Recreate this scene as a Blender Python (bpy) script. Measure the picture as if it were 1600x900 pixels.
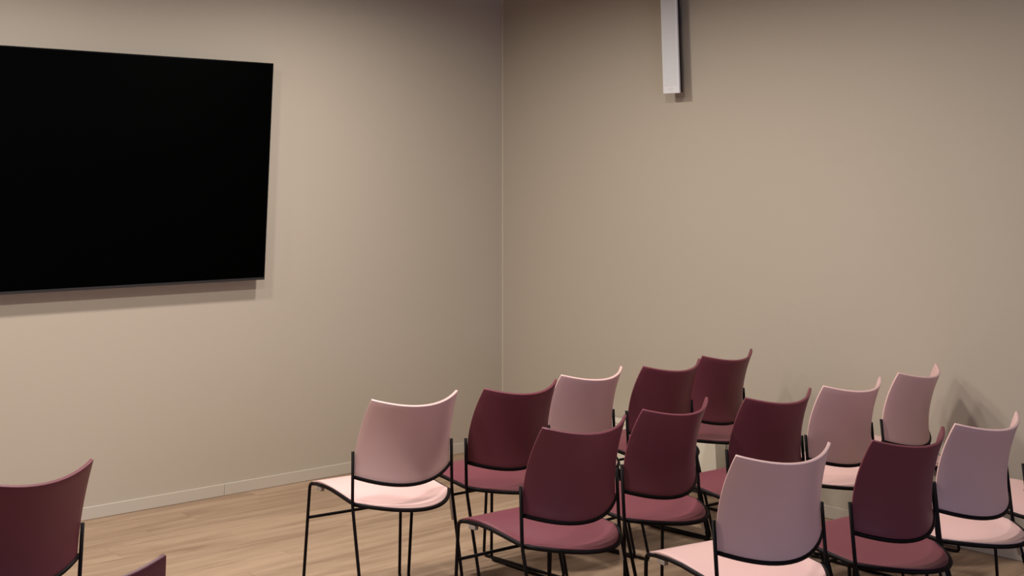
import bpy, bmesh, math, random
from mathutils import Vector, Matrix

for o in list(bpy.data.objects):
    bpy.data.objects.remove(o, do_unlink=True)
scene = bpy.context.scene
COL = scene.collection
R = math.radians

# ------------------------------------------------------------------ camera
# Room corner is the origin; the screen wall is x = 0, the plain wall is y = 0.
cam_data = bpy.data.cameras.new('camera')
cam = bpy.data.objects.new('camera', cam_data)
COL.objects.link(cam)
cam.location = (6.7844, -6.0811, 1.6714)
cam.rotation_euler = (R(90 + 14.246), 0, R(48.169))
cam_data.sensor_width = 36
cam_data.lens = 36 * 2035.5 / 1600
cam_data.shift_x = (800 - 783.36) / 1600
cam_data.shift_y = -(450 + 237.11) / 1600
cam_data.clip_end = 60
scene.camera = cam

# ------------------------------------------------------------------ world, lamps, exposure
world = bpy.data.worlds.new('world')
scene.world = world
world.use_nodes = True
world.node_tree.nodes['Background'].inputs[0].default_value = (0.6, 0.7, 0.8, 1)
world.node_tree.nodes['Background'].inputs[1].default_value = 0.0

CEIL = 3.02
LAMPS = [(x, y, w) for x, w in ((1.4, 36.0), (2.75, 33.0)) for y in (-1.8, -3.7, -5.6)] + [(4.1, -1.8, 13.0)]
LAMP_COL = (1.0, 0.94, 0.88)
def add_lamp(x, y, w):
    d = bpy.data.lights.new('downlight_lamp', 'AREA')
    d.shape = 'DISK'
    d.size = 0.24
    d.energy = w
    d.color = LAMP_COL
    d.spread = R(170)
    o = bpy.data.objects.new('downlight_lamp', d)
    COL.objects.link(o)
    o.location = (x, y, CEIL - 0.035)
for x, y, w in LAMPS:
    add_lamp(x, y, w)

# daylight entering by the window in the wall behind the photographer
win = bpy.data.lights.new('window_daylight', 'AREA')
win.shape = 'RECTANGLE'
win.size = 3.2
win.size_y = 1.5
win.energy = 62
win.color = (0.58, 0.64, 1.0)
wo = bpy.data.objects.new('window_daylight', win)
COL.objects.link(wo)
wo.location = (8.93, -3.6, 1.75)
wo.rotation_euler = (R(90), 0, R(90))

scene.view_settings.view_transform = 'Standard'
scene.view_settings.look = 'None'
scene.view_settings.gamma = 1
scene.view_settings.use_curve_mapping = False
scene.view_settings.exposure = 0.0

# ------------------------------------------------------------------ helpers
def lin(r, g, b):
    f = lambda c: (c / 255 / 12.92) if c / 255 <= 0.04045 else ((c / 255 + 0.055) / 1.055) ** 2.4
    return (f(r), f(g), f(b), 1)

def mat(name, rgb, rough=0.5, metal=0.0, spec=0.5, coat=0.0):
    m = bpy.data.materials.new(name)
    m.use_nodes = True
    b = m.node_tree.nodes['Principled BSDF']
    b.inputs['Base Color'].default_value = lin(*rgb)
    b.inputs['Roughness'].default_value = rough
    b.inputs['Metallic'].default_value = metal
    b.inputs['Specular IOR Level'].default_value = spec
    b.inputs['Coat Weight'].default_value = coat
    return m

def noise_mix(m, rgb_a, rgb_b, scale=3.0, detail=4.0, bump=0.0, bump_scale=200.0):
    nt = m.node_tree
    b = nt.nodes['Principled BSDF']
    tc = nt.nodes.new('ShaderNodeTexCoord')
    n = nt.nodes.new('ShaderNodeTexNoise')
    n.inputs['Scale'].default_value = scale
    n.inputs['Detail'].default_value = detail
    mx = nt.nodes.new('ShaderNodeMix')
    mx.data_type = 'RGBA'
    mx.inputs['A'].default_value = lin(*rgb_a)
    mx.inputs['B'].default_value = lin(*rgb_b)
    nt.links.new(tc.outputs['Object'], n.inputs['Vector'])
    nt.links.new(n.outputs['Fac'], mx.inputs['Factor'])
    nt.links.new(mx.outputs['Result'], b.inputs['Base Color'])
    if bump:
        n2 = nt.nodes.new('ShaderNodeTexNoise')
        n2.inputs['Scale'].default_value = bump_scale
        n2.inputs['Detail'].default_value = 3
        bp = nt.nodes.new('ShaderNodeBump')
        bp.inputs['Strength'].default_value = bump
        bp.inputs['Distance'].default_value = 0.002
        nt.links.new(tc.outputs['Object'], n2.inputs['Vector'])
        nt.links.new(n2.outputs['Fac'], bp.inputs['Height'])
        nt.links.new(bp.outputs['Normal'], b.inputs['Normal'])
    return m

def link(name, mesh, parent=None, mats=()):
    o = bpy.data.objects.new(name, mesh)
    for m in mats:
        if m.name not in [k.name for k in mesh.materials if k]:
            mesh.materials.append(m)
    COL.objects.link(o)
    if parent:
        o.parent = parent
    return o

def bm_mesh(bm, name, smooth=False):
    bmesh.ops.recalc_face_normals(bm, faces=bm.faces[:])
    me = bpy.data.meshes.new(name)
    bm.to_mesh(me)
    bm.free()
    if smooth:
        for p in me.polygons:
            p.use_smooth = True
    return me

def box_mesh(name, x0, x1, y0, y1, z0, z1, bevel=0.0, seg=2):
    bm = bmesh.new()
    bmesh.ops.create_cube(bm, size=1)
    for v in bm.verts:
        v.co = Vector((x0 + (v.co.x + .5) * (x1 - x0), y0 + (v.co.y + .5) * (y1 - y0), z0 + (v.co.z + .5) * (z1 - z0)))
    if bevel:
        bmesh.ops.bevel(bm, geom=bm.edges[:], offset=bevel, segments=seg, affect='EDGES', profile=0.5)
    return bm_mesh(bm, name)

def box(name, x0, x1, y0, y1, z0, z1, m, parent=None, bevel=0.0, seg=2):
    return link(name, box_mesh(name, x0, x1, y0, y1, z0, z1, bevel, seg), parent, [m])

def empty(name, loc, rz=0):
    o = bpy.data.objects.new(name, None)
    o.empty_display_size = 0.1
    COL.objects.link(o)
    o.location = loc
    o.rotation_euler = (0, 0, rz)
    return o

def tag(o, label, cat, group=None):
    o['label'] = label
    o['category'] = cat
    if group:
        o['group'] = group
    return o

def struct(o):
    o['kind'] = 'structure'
    return o

def fillet(pts, radii, n=6):
    """polyline with rounded corners; radii per point (ends ignored)"""
    pts = [Vector(p) for p in pts]
    out = [pts[0]]
    for i in range(1, len(pts) - 1):
        r = radii[i] if isinstance(radii, (list, tuple)) else radii
        a, b, c = pts[i - 1], pts[i], pts[i + 1]
        u, w = (a - b).normalized(), (c - b).normalized()
        ang = u.angle(w)
        if r <= 0 or ang > math.pi - 0.02:
            out.append(b)
            continue
        d = min(r / math.tan(ang / 2), (a - b).length * .49, (c - b).length * .49)
        p0, p1 = b + u * d, b + w * d
        for k in range(n + 1):
            t = k / n
            out.append((1 - t) ** 2 * p0 + 2 * t * (1 - t) * b + t * t * p1)
    out.append(pts[-1])
    return out

def tube_mesh(name, pts, r, n=8, flat=1.0):
    pts = [Vector(p) for p in pts]
    bm = bmesh.new()
    rings = []
    up = None
    for i, p in enumerate(pts):
        t = (pts[min(i + 1, len(pts) - 1)] - pts[max(i - 1, 0)]).normalized()
        if up is None:
            up = Vector((0, 0, 1)) if abs(t.z) < .9 else Vector((1, 0, 0))
        s = t.cross(up).normalized()
        up = s.cross(t).normalized()
        rings.append([bm.verts.new(p + r * (math.cos(a) * s + math.sin(a) * flat * up)) for a in [2 * math.pi * k / n for k in range(n)]])
    for a, b in zip(rings, rings[1:]):
        for k in range(n):
            bm.faces.new((a[k], a[(k + 1) % n], b[(k + 1) % n], b[k]))
    c0 = bm.faces.new(rings[0][::-1])
    c1 = bm.faces.new(rings[-1])
    bmesh.ops.recalc_face_normals(bm, faces=bm.faces[:])
    me = bpy.data.meshes.new(name)
    for f in bm.faces:
        f.smooth = f not in (c0, c1)
    bm.to_mesh(me)
    bm.free()
    return me

def shell_mesh(name, fn, nu, nv, thick, rim=0.0035):
    """thick curved sheet; fn(u, v) -> centre point, u in -1..1, v in 0..1; edge softly rounded"""
    def nrm(u, v):
        e = 1e-3
        a = fn(min(u + e, 1), v) - fn(max(u - e, -1), v)
        b = fn(u, min(v + e, 1)) - fn(u, max(v - e, 0))
        return a.cross(b).normalized()
    bm = bmesh.new()
    us = [-1 + 2 * i / nu for i in range(nu + 1)]
    vs = [j / nv for j in range(nv + 1)]
    A = [[None] * (nv + 1) for _ in us]
    B = [[None] * (nv + 1) for _ in us]
    for i, u in enumerate(us):
        for j, v in enumerate(vs):
            p, n = fn(u, v), nrm(u, v)
            A[i][j] = bm.verts.new(p + n * thick / 2)
            B[i][j] = bm.verts.new(p - n * thick / 2)
    for i in range(nu):
        for j in range(nv):
            bm.faces.new((A[i][j], A[i + 1][j], A[i + 1][j + 1], A[i][j + 1])).smooth = True
            bm.faces.new((B[i][j], B[i][j + 1], B[i + 1][j + 1], B[i + 1][j])).smooth = True
    edge = [(i, 0) for i in range(nu)] + [(nu, j) for j in range(nv)] + [(i, nv) for i in range(nu, 0, -1)] + [(0, j) for j in range(nv, 0, -1)]
    for k, (i, j) in enumerate(edge):
        i2, j2 = edge[(k + 1) % len(edge)]
        bm.faces.new((A[i][j], A[i2][j2], B[i2][j2], B[i][j])).smooth = True
    bmesh.ops.recalc_face_normals(bm, faces=bm.faces[:])
    sharp = [e for e in bm.edges if len(e.link_faces) == 2 and e.calc_face_angle(0) > R(50)]
    bmesh.ops.bevel(bm, geom=sharp, offset=rim * .35, segments=2, affect='EDGES', profile=.5)
    for f in bm.faces:
        f.smooth = True
    me = bpy.data.meshes.new(name)
    bm.to_mesh(me)
    bm.free()
    return me

# ------------------------------------------------------------------ materials
M = {}
M['wall'] = noise_mix(mat('beige_wall_paint', (178, 167, 151), .75, spec=.25), (177, 166, 150), (180, 169, 153), 1.2, 3, .12, 260)
M['dark_wall'] = mat('dark_low_bounce_wall', (104, 94, 86), .8, spec=.2)  # unseen walls darkened to cut bounce light on the chair backs
M['ceiling'] = mat('ceiling_paint', (120, 118, 116), .9, spec=.1)
M['skirting'] = mat('skirting_paint', (188, 178, 164), .5, spec=.4)
M['bead'] = mat('corner_sealant', (184, 172, 154), .5, spec=.3)
M['joint'] = mat('floor_joint', (110, 84, 62), .9, spec=.1)
M['pink'] = mat('pale_pink_plastic', (210, 174, 169), .42, spec=.35)
M['burgundy'] = mat('burgundy_plastic', (107, 54, 63), .45, spec=.25)
M['steel'] = mat('black_powder_coated_steel', (12, 5, 6), .6, spec=.15)
M['rubber'] = mat('grey_plastic_glide', (150, 138, 130), .5, spec=.4)
M['clip'] = mat('zinc_link_clip', (170, 162, 155), .35, metal=.6)
M['screen'] = mat('screen_glass', (0, 0, 0), .5, spec=.02)
M['bezel'] = mat('screen_bezel', (4, 3, 3), .5, spec=.1)
M['bezel_strip'] = mat('screen_lower_strip', (40, 38, 38), .5, spec=.3)
M['white'] = mat('white_lacquer', (222, 222, 222), .4, spec=.4)
M['grille'] = noise_mix(mat('white_grille_cloth', (214, 214, 215), .6, spec=.3), (211, 211, 212), (217, 217, 218), 60, 2, .2, 900)
M['emblem'] = mat('grey_emblem', (200, 194, 193), .5)
M['charcoal'] = mat('charcoal_housing', (38, 34, 33), .6, spec=.3)
M['offwhite'] = mat('off_white_laminate', (212, 203, 186), .5, spec=.3)
M['lamp_trim'] = mat('white_lamp_trim', (225, 222, 216), .5)
M['window_frame'] = mat('window_frame_white', (220, 220, 216), .5)

def wood():
    m = mat('oak_plank', (196, 160, 124), .5, spec=.3)
    nt = m.node_tree
    b = nt.nodes['Principled BSDF']
    tc = nt.nodes.new('ShaderNodeTexCoord')
    oi = nt.nodes.new('ShaderNodeObjectInfo')
    add = nt.nodes.new('ShaderNodeVectorMath'); add.operation = 'MULTIPLY_ADD'
    add.inputs[1].default_value = (13.7, 29.3, 0)
    comb = nt.nodes.new('ShaderNodeCombineXYZ')
    for k in (0, 1, 2):
        nt.links.new(oi.outputs['Random'], comb.inputs[k])
    nt.links.new(comb.outputs[0], add.inputs[0])
    nt.links.new(tc.outputs['Object'], add.inputs[2])
    mp = nt.nodes.new('ShaderNodeMapping')
    mp.inputs['Scale'].default_value = (8.0, 0.75, 1)
    nt.links.new(add.outputs[0], mp.inputs['Vector'])
    n1 = nt.nodes.new('ShaderNodeTexNoise')
    n1.inputs['Scale'].default_value = 1.6; n1.inputs['Detail'].default_value = 4; n1.inputs['Roughness'].default_value = .6
    n1.inputs['Distortion'].default_value = .6
    nt.links.new(mp.outputs[0], n1.inputs['Vector'])
    mp2 = nt.nodes.new('ShaderNodeMapping')
    mp2.inputs['Scale'].default_value = (70, 2.2, 1)
    nt.links.new(add.outputs[0], mp2.inputs['Vector'])
    n2 = nt.nodes.new('ShaderNodeTexNoise')
    n2.inputs['Scale'].default_value = 1.5; n2.inputs['Detail'].default_value = 4
    nt.links.new(mp2.outputs[0], n2.inputs['Vector'])
    cr = nt.nodes.new('ShaderNodeValToRGB')
    e = cr.color_ramp.elements
    e[0].position = .30; e[0].color = lin(136, 111, 89)
    e[1].position = .62; e[1].color = lin(168, 142, 118)
    nt.links.new(n1.outputs['Fac'], cr.inputs['Fac'])
    mx = nt.nodes.new('ShaderNodeMix'); mx.data_type = 'RGBA'; mx.blend_type = 'MULTIPLY'
    mx.inputs['Factor'].default_value = .22
    cr2 = nt.nodes.new('ShaderNodeValToRGB')
    cr2.color_ramp.elements[0].position = .3; cr2.color_ramp.elements[0].color = (.62, .58, .54, 1)
    cr2.color_ramp.elements[1].position = .6; cr2.color_ramp.elements[1].color = (1, 1, 1, 1)
    nt.links.new(n2.outputs['Fac'], cr2.inputs['Fac'])
    nt.links.new(cr.outputs[0], mx.inputs['A'])
    nt.links.new(cr2.outputs[0], mx.inputs['B'])
    hv = nt.nodes.new('ShaderNodeHueSaturation')
    mr = nt.nodes.new('ShaderNodeMapRange')
    mr.inputs['To Min'].default_value = .95; mr.inputs['To Max'].default_value = 1.04
    nt.links.new(oi.outputs['Random'], mr.inputs['Value'])
    nt.links.new(mr.outputs[0], hv.inputs['Value'])
    nt.links.new(mx.outputs['Result'], hv.inputs['Color'])
    nt.links.new(hv.outputs[0], b.inputs['Base Color'])
    return m
M['wood'] = wood()

def glow(name, col, s):
    m = bpy.data.materials.new(name)
    m.use_nodes = True
    b = m.node_tree.nodes['Principled BSDF']
    b.inputs['Base Color'].default_value = (.8, .8, .8, 1)
    b.inputs['Emission Color'].default_value = (*col, 1)
    b.inputs['Emission Strength'].default_value = s
    return m
M['diffuser'] = glow('downlight_diffuser', LAMP_COL, 3.0)
M['pane'] = glow('daylit_window_pane', (.72, .80, 1.0), 1.0)

# ------------------------------------------------------------------ the room
XR, YR = 9.0, -8.6
floor = struct(box('floor', -.15, XR + .15, YR - .15, .15, -.15, -.012, M['joint']))
rng = random.Random(4)
PW, PL, GAP = .19, 1.9, .0006
plank_cache = {}
def plank(x0, x1, y0, y1):
    key = (round(x1 - x0, 3), round(y1 - y0, 3))
    if key not in plank_cache:
        hx, hy = key[0] / 2 - GAP, key[1] / 2 - GAP
        bm = bmesh.new()
        bmesh.ops.create_cube(bm, size=1)
        for v in bm.verts:
            top = v.co.z > 0
            v.co = Vector((math.copysign(hx, v.co.x), math.copysign(hy, v.co.y), 0 if top else -.012))
        bmesh.ops.bevel(bm, geom=[e for e in bm.edges if all(v.co.z > -.001 for v in e.verts)], offset=.0008, segments=1, affect='EDGES')
        me = bm_mesh(bm, 'plank')
        me.materials.append(M['wood'])
        plank_cache[key] = me
    o = link('plank', plank_cache[key], floor)
    o.location = ((x0 + x1) / 2, (y0 + y1) / 2, 0)
x = 0.0
row = 0
while x < XR - .001:
    x1 = min(x + PW, XR)
    y = 0.0
    first = [1.9, 1.1, .5, 1.5, .8][row * 2 % 5]
    while y > YR + .001:
        y1 = max(y - (first if y == 0 else PL), YR)
        plank(x, x1, y1, y)
        y = y1
    x = x1
    row += 1

wall_left = struct(box('wall_left', -.15, 0, YR - .15, .15, 0, CEIL, M['wall']))
wall_right = struct(box('wall_right', 0, XR + .15, 0, .15, 0, CEIL, M['wall']))
wall_near = struct(box('wall_near', 0, XR + .15, YR - .15, YR, 0, CEIL, M['dark_wall']))
ceiling = struct(box('ceiling', -.15, XR + .15, YR - .15, .15, CEIL, CEIL + .12, M['ceiling']))

# wall behind the photographer, pierced by a window
wb = struct(empty('wall_back', (XR, 0, 0)))
for y0, y1, z0, z1 in ((YR, 0, 0, .95), (YR, 0, 2.55, CEIL), (YR, -5.25, .95, 2.55), (-1.95, 0, .95, 2.55)):
    box('wall_section', 0, .15, y0, y1, z0, z1, M['dark_wall'], wb)
w1 = struct(empty('window_1', (XR, -3.6, .95)))
for y0, y1, z0, z1 in ((-1.65, 1.65, 0, .05), (-1.65, 1.65, 1.55, 1.6), (-1.65, -1.6, .05, 1.55), (1.6, 1.65, .05, 1.55), (-.025, .025, .05, 1.55)):
    box('window_frame', .02, .08, y0, y1, z0, z1, M['window_frame'], w1)
for y0, y1 in ((-1.6, -.025), (.025, 1.6)):
    box('window_pane', .045, .055, y0, y1, .05, 1.55, M['pane'], w1)

# recessed downlights belong to the ceiling
bm = bmesh.new()
N = 24
prof = [(.155, 0), (.155, -.012), (.130, -.012), (.126, -.002)]
rings = [[bm.verts.new((r * math.cos(2 * math.pi * k / N), r * math.sin(2 * math.pi * k / N), z)) for k in range(N)] for r, z in prof]
for a, b in zip(rings, rings[1:]):
    for k in range(N):
        bm.faces.new((a[k], a[(k + 1) % N], b[(k + 1) % N], b[k]))
ring_me = bm_mesh(bm, 'downlight_trim', True)
ring_me.materials.append(M['lamp_trim'])
bm = bmesh.new()
bmesh.ops.create_circle(bm, cap_ends=True, segments=24, radius=.128)
diff_me = bm_mesh(bm, 'diffuser')
diff_me.materials.append(M['diffuser'])
for x, y, w in LAMPS:
    t = link('downlight_trim', ring_me, ceiling)
    t.location = (x, y, CEIL)
    d = link('diffuser', diff_me, t)
    d.location = (0, 0, -.003)

# skirting boards, in lengths butted together
def skirting(name, horizontal, pieces):
    e = struct(empty(name, (0, 0, 0)))
    for a, b in pieces:
        if horizontal:
            box('skirting_board', a + .0008, b - .0008, -.0125, -.0005, .001, .060, M['skirting'], e, .0015, 1)
        else:
            box('skirting_board', .0005, .0125, a + .0008, b - .0008, .001, .060, M['skirting'], e, .0015, 1)
    return e
skirting('baseboard_left', False, [(-8.55, -6.84), (-6.84, -4.44), (-4.44, -2.044), (-2.044, -.001)])
skirting('baseboard_right', True, [(.014, 2.4), (2.4, 4.8), (4.8, 7.2), (7.2, 8.98)])

# thin sealant bead up the corner
bm = bmesh.new()
pr = [(0.0, 0.0)] + [(.010 * math.cos(a), -.006 * math.sin(a)) for a in [math.pi / 2 * k / 5 for k in range(6)]]
lo = [bm.verts.new((px + .0003, py - .0003, .061)) for px, py in pr]
hi = [bm.verts.new((px + .0003, py - .0003, CEIL - .001)) for px, py in pr]
for k in range(len(pr)):
    k2 = (k + 1) % len(pr)
    bm.faces.new((lo[k], lo[k2], hi[k2], hi[k]))
bm.faces.new(lo); bm.faces.new(hi)
struct(link('trim_1', bm_mesh(bm, 'corner_bead'), None, [M['bead']]))

# ------------------------------------------------------------------ chairs
RT = .0066
WT, WB, ZT, ZTM, ZB, ZBE = .2046, .2215, .82, .7898, .4857, .5261
YT, ST, SB = -.0788, .0791, .0872
WU, YU, ZU = .2350, .0848, .6187
WS, YS, SS, ZS = .2227, -.095, .1749, .4239
WF, YRF, YFF, YF, ZC = .2325, -.0335, .4754, .4487, .307

RAIL = [(.445, .437), (.40, .4455), (.34, .4485), (.27, .4455), (.19, .4365), (.125, .4285), (.08, .424)]
def rail_z(y):
    pts = RAIL[::-1]
    if y <= pts[0][0]: return pts[0][1]
    for (a, za), (b, zb) in zip(pts, pts[1:]):
        if y <= b:
            t = (y - a) / (b - a); t = t
            return za + (zb - za) * t
    return pts[-1][1]

def back_fn(u, v):
    s = u * u
    zb, zt = ZB + (ZBE - ZB) * s + .001, ZTM + (ZT - ZTM) * s
    yb, yt = SB * s, YT + ST * s
    w = WB + (WT - WB) * v + .007 * 4 * v * (1 - v)
    # the sheet is upright at the bottom and sweeps backwards towards the top
    y = yb + (yt - yb) * v ** 1.5 + .015 * 4 * v * (1 - v)
    return Vector((w * u, y, zb + (zt - zb) * v))

def smooth(t):
    t = max(0, min(1, t)); return t * t * (3 - 2 * t)
def seat_fn(u, v):
    s = abs(u) ** 2.0
    y_rear = YS + .005 + SS * s
    y_front = .468 - .012 * s
    y = y_front + (y_rear - y_front) * v
    # side height follows the rail, the middle is dished towards the back
    yy = .468 - .39 * v
    zs = rail_z(yy) + .0105 - .0060 * smooth((v - .15) / .5)
    zs -= .016 * smooth((.06 - v) / .06)
    rear_lip = -.012 * smooth((v - .2) / .8) * (1 - s)          # the rear rail hangs a little lower in the middle
    bell = max(0.0, math.sin(math.pi * min(1, max(0, (v - .25) / .75)) ** 2.2)) ** 1.2
    dish = -.014 * (1 - s ** 3) * bell
    w = WS + .001 - .006 * smooth((v - .3) / .4)
    if v < .05:
        w -= .008 * (1 - v / .05)
    return Vector((w * u, y, zs + rear_lip + dish))

seat_p = shell_mesh('seat', seat_fn, 18, 20, .008, .003)
back_p = shell_mesh('backrest', back_fn, 18, 14, .011, .004)

def with_mat(me, m):
    c = me.copy()
    c.materials.clear()
    c.materials.append(m)
    return c
SEATS = {k: with_mat(seat_p, M[k]) for k in ('pink', 'burgundy')}
BACKS = {k: with_mat(back_p, M[k]) for k in ('pink', 'burgundy')}

FR = {}
for sx in (-1, 1):
    # front leg: drops from the rounded front end of the seat rail to the runner
    FR['front_leg', sx] = tube_mesh('front_leg', fillet([(sx * WS, .40, .4455), (sx * WS, YF + .012, .4385), (sx * WF, YFF, .0065), (sx * WF, YFF - .06, .0065)], [0, .026, .024, 0]), RT)
    FR['runner', sx] = tube_mesh('runner', [(sx * WF, YFF - .06, .0065), (sx * WF, YRF + .05, .0065)], RT)
    FR['rear_leg', sx] = tube_mesh('rear_leg', fillet([(sx * WF, YRF + .05, .0065), (sx * WF, YRF, .0065), (sx * (WS + .012), .078, .424), (sx * WU, YU, ZU)], [0, .022, .25, 0]), RT)
    FR['runner_glide', sx] = box_mesh('runner_glide', sx * WF - .005, sx * WF + .005, .37, .43, .0002, .005, .001, 1)
    FR['runner_glide2', sx] = box_mesh('runner_glide', sx * WF - .005, sx * WF + .005, .03, .09, .0002, .005, .001, 1)
    FR['seat_bumper', sx] = box_mesh('seat_bumper', sx * (WS - .004) - .009, sx * (WS - .004) + .009, .355, .395, .4245, .4405, .003, 2)
rail = [(-WS, .41, .445)] + [(-WS, y, z) for y, z in RAIL[2:-1]]
n = 20
for k in range(n + 1):
    u = -1 + 2 * k / n
    rail.append((WS * u, YS + SS * u * u, ZS - .012 + .012 * u * u))
rail += [(-p[0], p[1], p[2]) for p in [(-WS, y, z) for y, z in RAIL[2:-1]][::-1]] + [(WS, .41, .445)]
FR['seat_rail'] = tube_mesh('seat_rail', rail, RT * 1.12)
bar = [((WU - .002) * u, .089 * u * u - .004 * (1 - u * u), ZB + (ZBE - ZB) * u * u) for u in [-1 + 2 * k / 18 for k in range(19)]]
FR['back_bar'] = tube_mesh('back_bar', bar, RT * 1.05)
t = ZC / .437
cx = WF * (1 - t) + WS * t
cy = YFF * (1 - t) + (YF + .012) * t
FR['front_crossbar'] = tube_mesh('front_crossbar', [(-cx, cy, ZC), (cx, cy, ZC)], RT * .9)
clip_b = bmesh.new()
bmesh.ops.create_cube(clip_b, size=1)
for v in clip_b.verts:
    tz = .315 + (v.co.z + .5) * .092
    k = tz / .424
    ly = YRF + (.078 - YRF) * k
    lx = WF + (WS + .012 - WF) * k
    v.co = Vector((lx - .010 + v.co.x * .005, ly + .004 + v.co.y * .012, tz))
FR['link_clip'] = bm_mesh(clip_b, 'link_clip')
for k, me in FR.items():
    kk = k[0] if isinstance(k, tuple) else k
    me.materials.append(M['rubber'] if kk in ('runner_glide', 'runner_glide2', 'seat_bumper') else M['clip'] if kk == 'link_clip' else M['steel'])

GROUP = 'curved-back stacking chairs set out in rows'
def chair(colour, x, y, dyaw, label):
    root = empty('stacking_chair', (x, y, 0), R(90 + dyaw))
    tag(root, label, 'chair', GROUP)
    link('seat', SEATS[colour], root)
    link('backrest', BACKS[colour], root)
    for sx in (-1, 1):
        link('front_leg', FR['front_leg', sx], root)
        link('rear_leg', FR['rear_leg', sx], root)
        rn = link('runner', FR['runner', sx], root)
        link('runner_glide', FR['runner_glide', sx], rn)
        link('runner_glide', FR['runner_glide2', sx], rn)
        link('seat_bumper', FR['seat_bumper', sx], root)
    link('seat_rail', FR['seat_rail'], root)
    link('back_bar', FR['back_bar'], root)
    link('front_crossbar', FR['front_crossbar'], root)
    link('link_clip', FR['link_clip'], root)['label'] = 'grey metal row-linking clip on the rear leg'
    return root

for c in (
    # row nearest the screen wall, from the aisle inwards
    ('pink', 2.311, -2.548, -6.2, 'pale pink chair at the aisle end of the row nearest the screen wall'),
    ('burgundy', 2.381, -2.026, -1.6, 'burgundy chair next to the aisle-end pink chair in the row nearest the screen wall'),
    ('pink', 2.304, -1.512, 1.8, 'pale pink chair between two burgundy chairs in the row nearest the screen wall'),
    ('burgundy', 2.367, -1.030, .3, 'burgundy chair second from the plain wall in the row nearest the screen wall'),
    ('burgundy', 2.308, -.535, 1.8, 'burgundy chair right by the plain wall in the row nearest the screen wall'),
    # middle row
    ('burgundy', 3.188, -2.454, -2.7, 'burgundy chair at the aisle end of the middle row'),
    ('burgundy', 3.152, -1.912, 3.2, 'burgundy chair second from the aisle in the middle row'),
    ('burgundy', 3.265, -1.400, -3.2, 'burgundy chair at the centre of the middle row, beside a pink chair'),
    ('pink', 3.290, -.906, -2.2, 'pale pink chair second from the plain wall in the middle row'),
    ('pink', 3.259, -.328, 6.8, 'pale pink chair right by the plain wall at the end of the middle row'),
    # row nearest the photographer
    ('pink', 3.974, -2.330, -10.6, 'large pale pink chair at the aisle end of the row nearest the viewer'),
    ('burgundy', 4.100, -1.788, -3.6, 'only burgundy chair in the row nearest the viewer, between two pink chairs'),
    ('pink', 4.126, -1.300, -3.4, 'pale pink chair third from the aisle in the row nearest the viewer'),
    ('pink', 4.170, -.762, 1.5, 'pale pink chair cut off by the right edge of the picture'),
    # across the aisle
    ('burgundy', 2.640, -4.285, 4.0, 'burgundy chair across the aisle at the left edge, below the black screen'),
    ('burgundy', 3.690, -4.620, -18.0, 'burgundy chair in the bottom left corner, only the top of its backrest showing'),
):
    chair(*c)

# ------------------------------------------------------------------ wall-mounted screen
TY1, TY0, TZ0, TZ1, TX = -1.890, -4.060, 1.1165, 2.335, .080
tv = empty('wall_screen', (0, (TY0 + TY1) / 2, TZ0))
tag(tv, 'large black flat television screen mounted on the beige wall at the left', 'television')
h = TZ1 - TZ0
w2 = (TY1 - TY0) / 2
box('housing', .038, TX - .012, -w2 + .004, w2 - .004, .004, h - .004, M['bezel'], tv, .004, 1)
box('screen_panel', TX - .012, TX - .0005, -w2 + .006, w2 - .006, .014, h - .006, M['screen'], tv)
for a in ((-w2, w2, h - .006, h), (-w2, -w2 + .006, 0.012, h - .006), (w2 - .006, w2, 0.012, h - .006)):
    box('bezel', TX - .014, TX, a[0], a[1], a[2], a[3], M['bezel'], tv)
box('lower_bezel', TX - .014, TX + .001, -w2, w2, 0, .0135, M['bezel_strip'], tv)['label'] = 'dark grey lower bezel strip'
mt = box('wall_mount', .0005, .010, -.42, .42, .36, .80, M['charcoal'], tv)
for yy in (-.3, .3):
    box('mount_arm', .010, .0378, yy - .025, yy + .025, .30, .86, M['charcoal'], mt)

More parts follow.
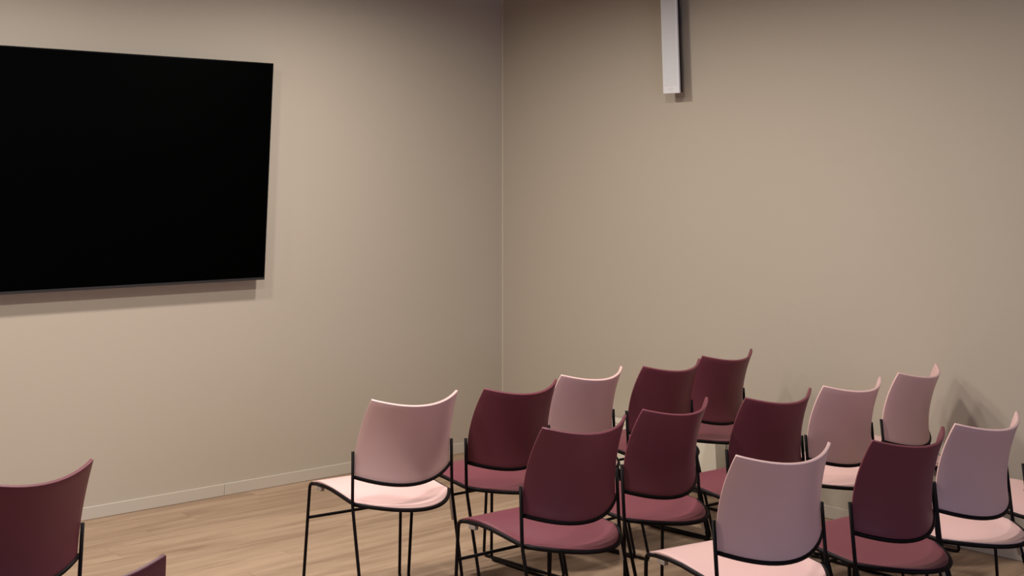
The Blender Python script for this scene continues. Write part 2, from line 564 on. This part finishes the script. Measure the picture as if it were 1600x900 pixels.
# ------------------------------------------------------------------ column loudspeaker on the plain wall
sp = empty('column_speaker', (1.6105, 0, 2.163))
tag(sp, 'slim white column loudspeaker mounted high on the plain wall', 'loudspeaker')
SH = .80
box('front_cover', -.0625, .0625, -.100, -.084, 0, SH, M['white'], sp, .004, 3)
box('grille', -.052, .052, -.1012, -.0995, .045, SH - .045, M['grille'], sp, .0006, 1)
box('housing', -.058, .058, -.0842, -.058, .006, SH - .006, M['charcoal'], sp, .004, 2)
br = box('wall_bracket', -.04, .01, -.010, -.0005, .40, .52, M['charcoal'], sp, .002, 1)
box('bracket_arm', -.03, 0, -.0585, -.0095, .43, .49, M['charcoal'], br)
# faint emblem low on the front: a small ring with a bar through it
bm = bmesh.new()
N = 20
for ra, rb, y in ((.0130, .0115, -.1006),):
    o_ = [bm.verts.new((1.25 * ra * math.cos(2 * math.pi * k / N), y, .026 + .75 * ra * math.sin(2 * math.pi * k / N))) for k in range(N)]
    i_ = [bm.verts.new((1.25 * rb * math.cos(2 * math.pi * k / N), y, .026 + .75 * rb * math.sin(2 * math.pi * k / N))) for k in range(N)]
    for k in range(N):
        bm.faces.new((o_[k], o_[(k + 1) % N], i_[(k + 1) % N], i_[k]))
vs = [bm.verts.new(p) for p in ((-.009, -.1006, .0235), (.009, -.1006, .0262), (.009, -.1006, .0284), (-.009, -.1006, .0257))]
bm.faces.new(vs)
ex = bmesh.ops.extrude_face_region(bm, geom=bm.faces[:])
for v in [g for g in ex['geom'] if isinstance(g, bmesh.types.BMVert)]:
    v.co.y += .0012
link('emblem', bm_mesh(bm, 'emblem'), sp, [M['emblem']])['label'] = 'faint grey emblem at the foot of the cover'

# ------------------------------------------------------------------ low unit against the plain wall, behind the chairs
cb = empty('low_cabinet', (1.40, -.0135, 0))
tag(cb, 'low off-white box cabinet against the plain wall, half hidden behind the far chairs', 'cabinet')
box('carcass', -.45, .45, -.075, 0, .04, .285, M['offwhite'], cb, .002, 1)
box('plinth', -.43, .43, -.065, 0, .0005, .04, M['charcoal'], cb)
box('top_panel', -.452, .452, -.0885, 0, .285, .300, M['offwhite'], cb, .002, 1)
for a, b in ((-.449, -.0015), (.0015, .449)):
    box('door', a, b, -.0885, -.0752, .043, .2835, M['offwhite'], cb, .0015, 1)
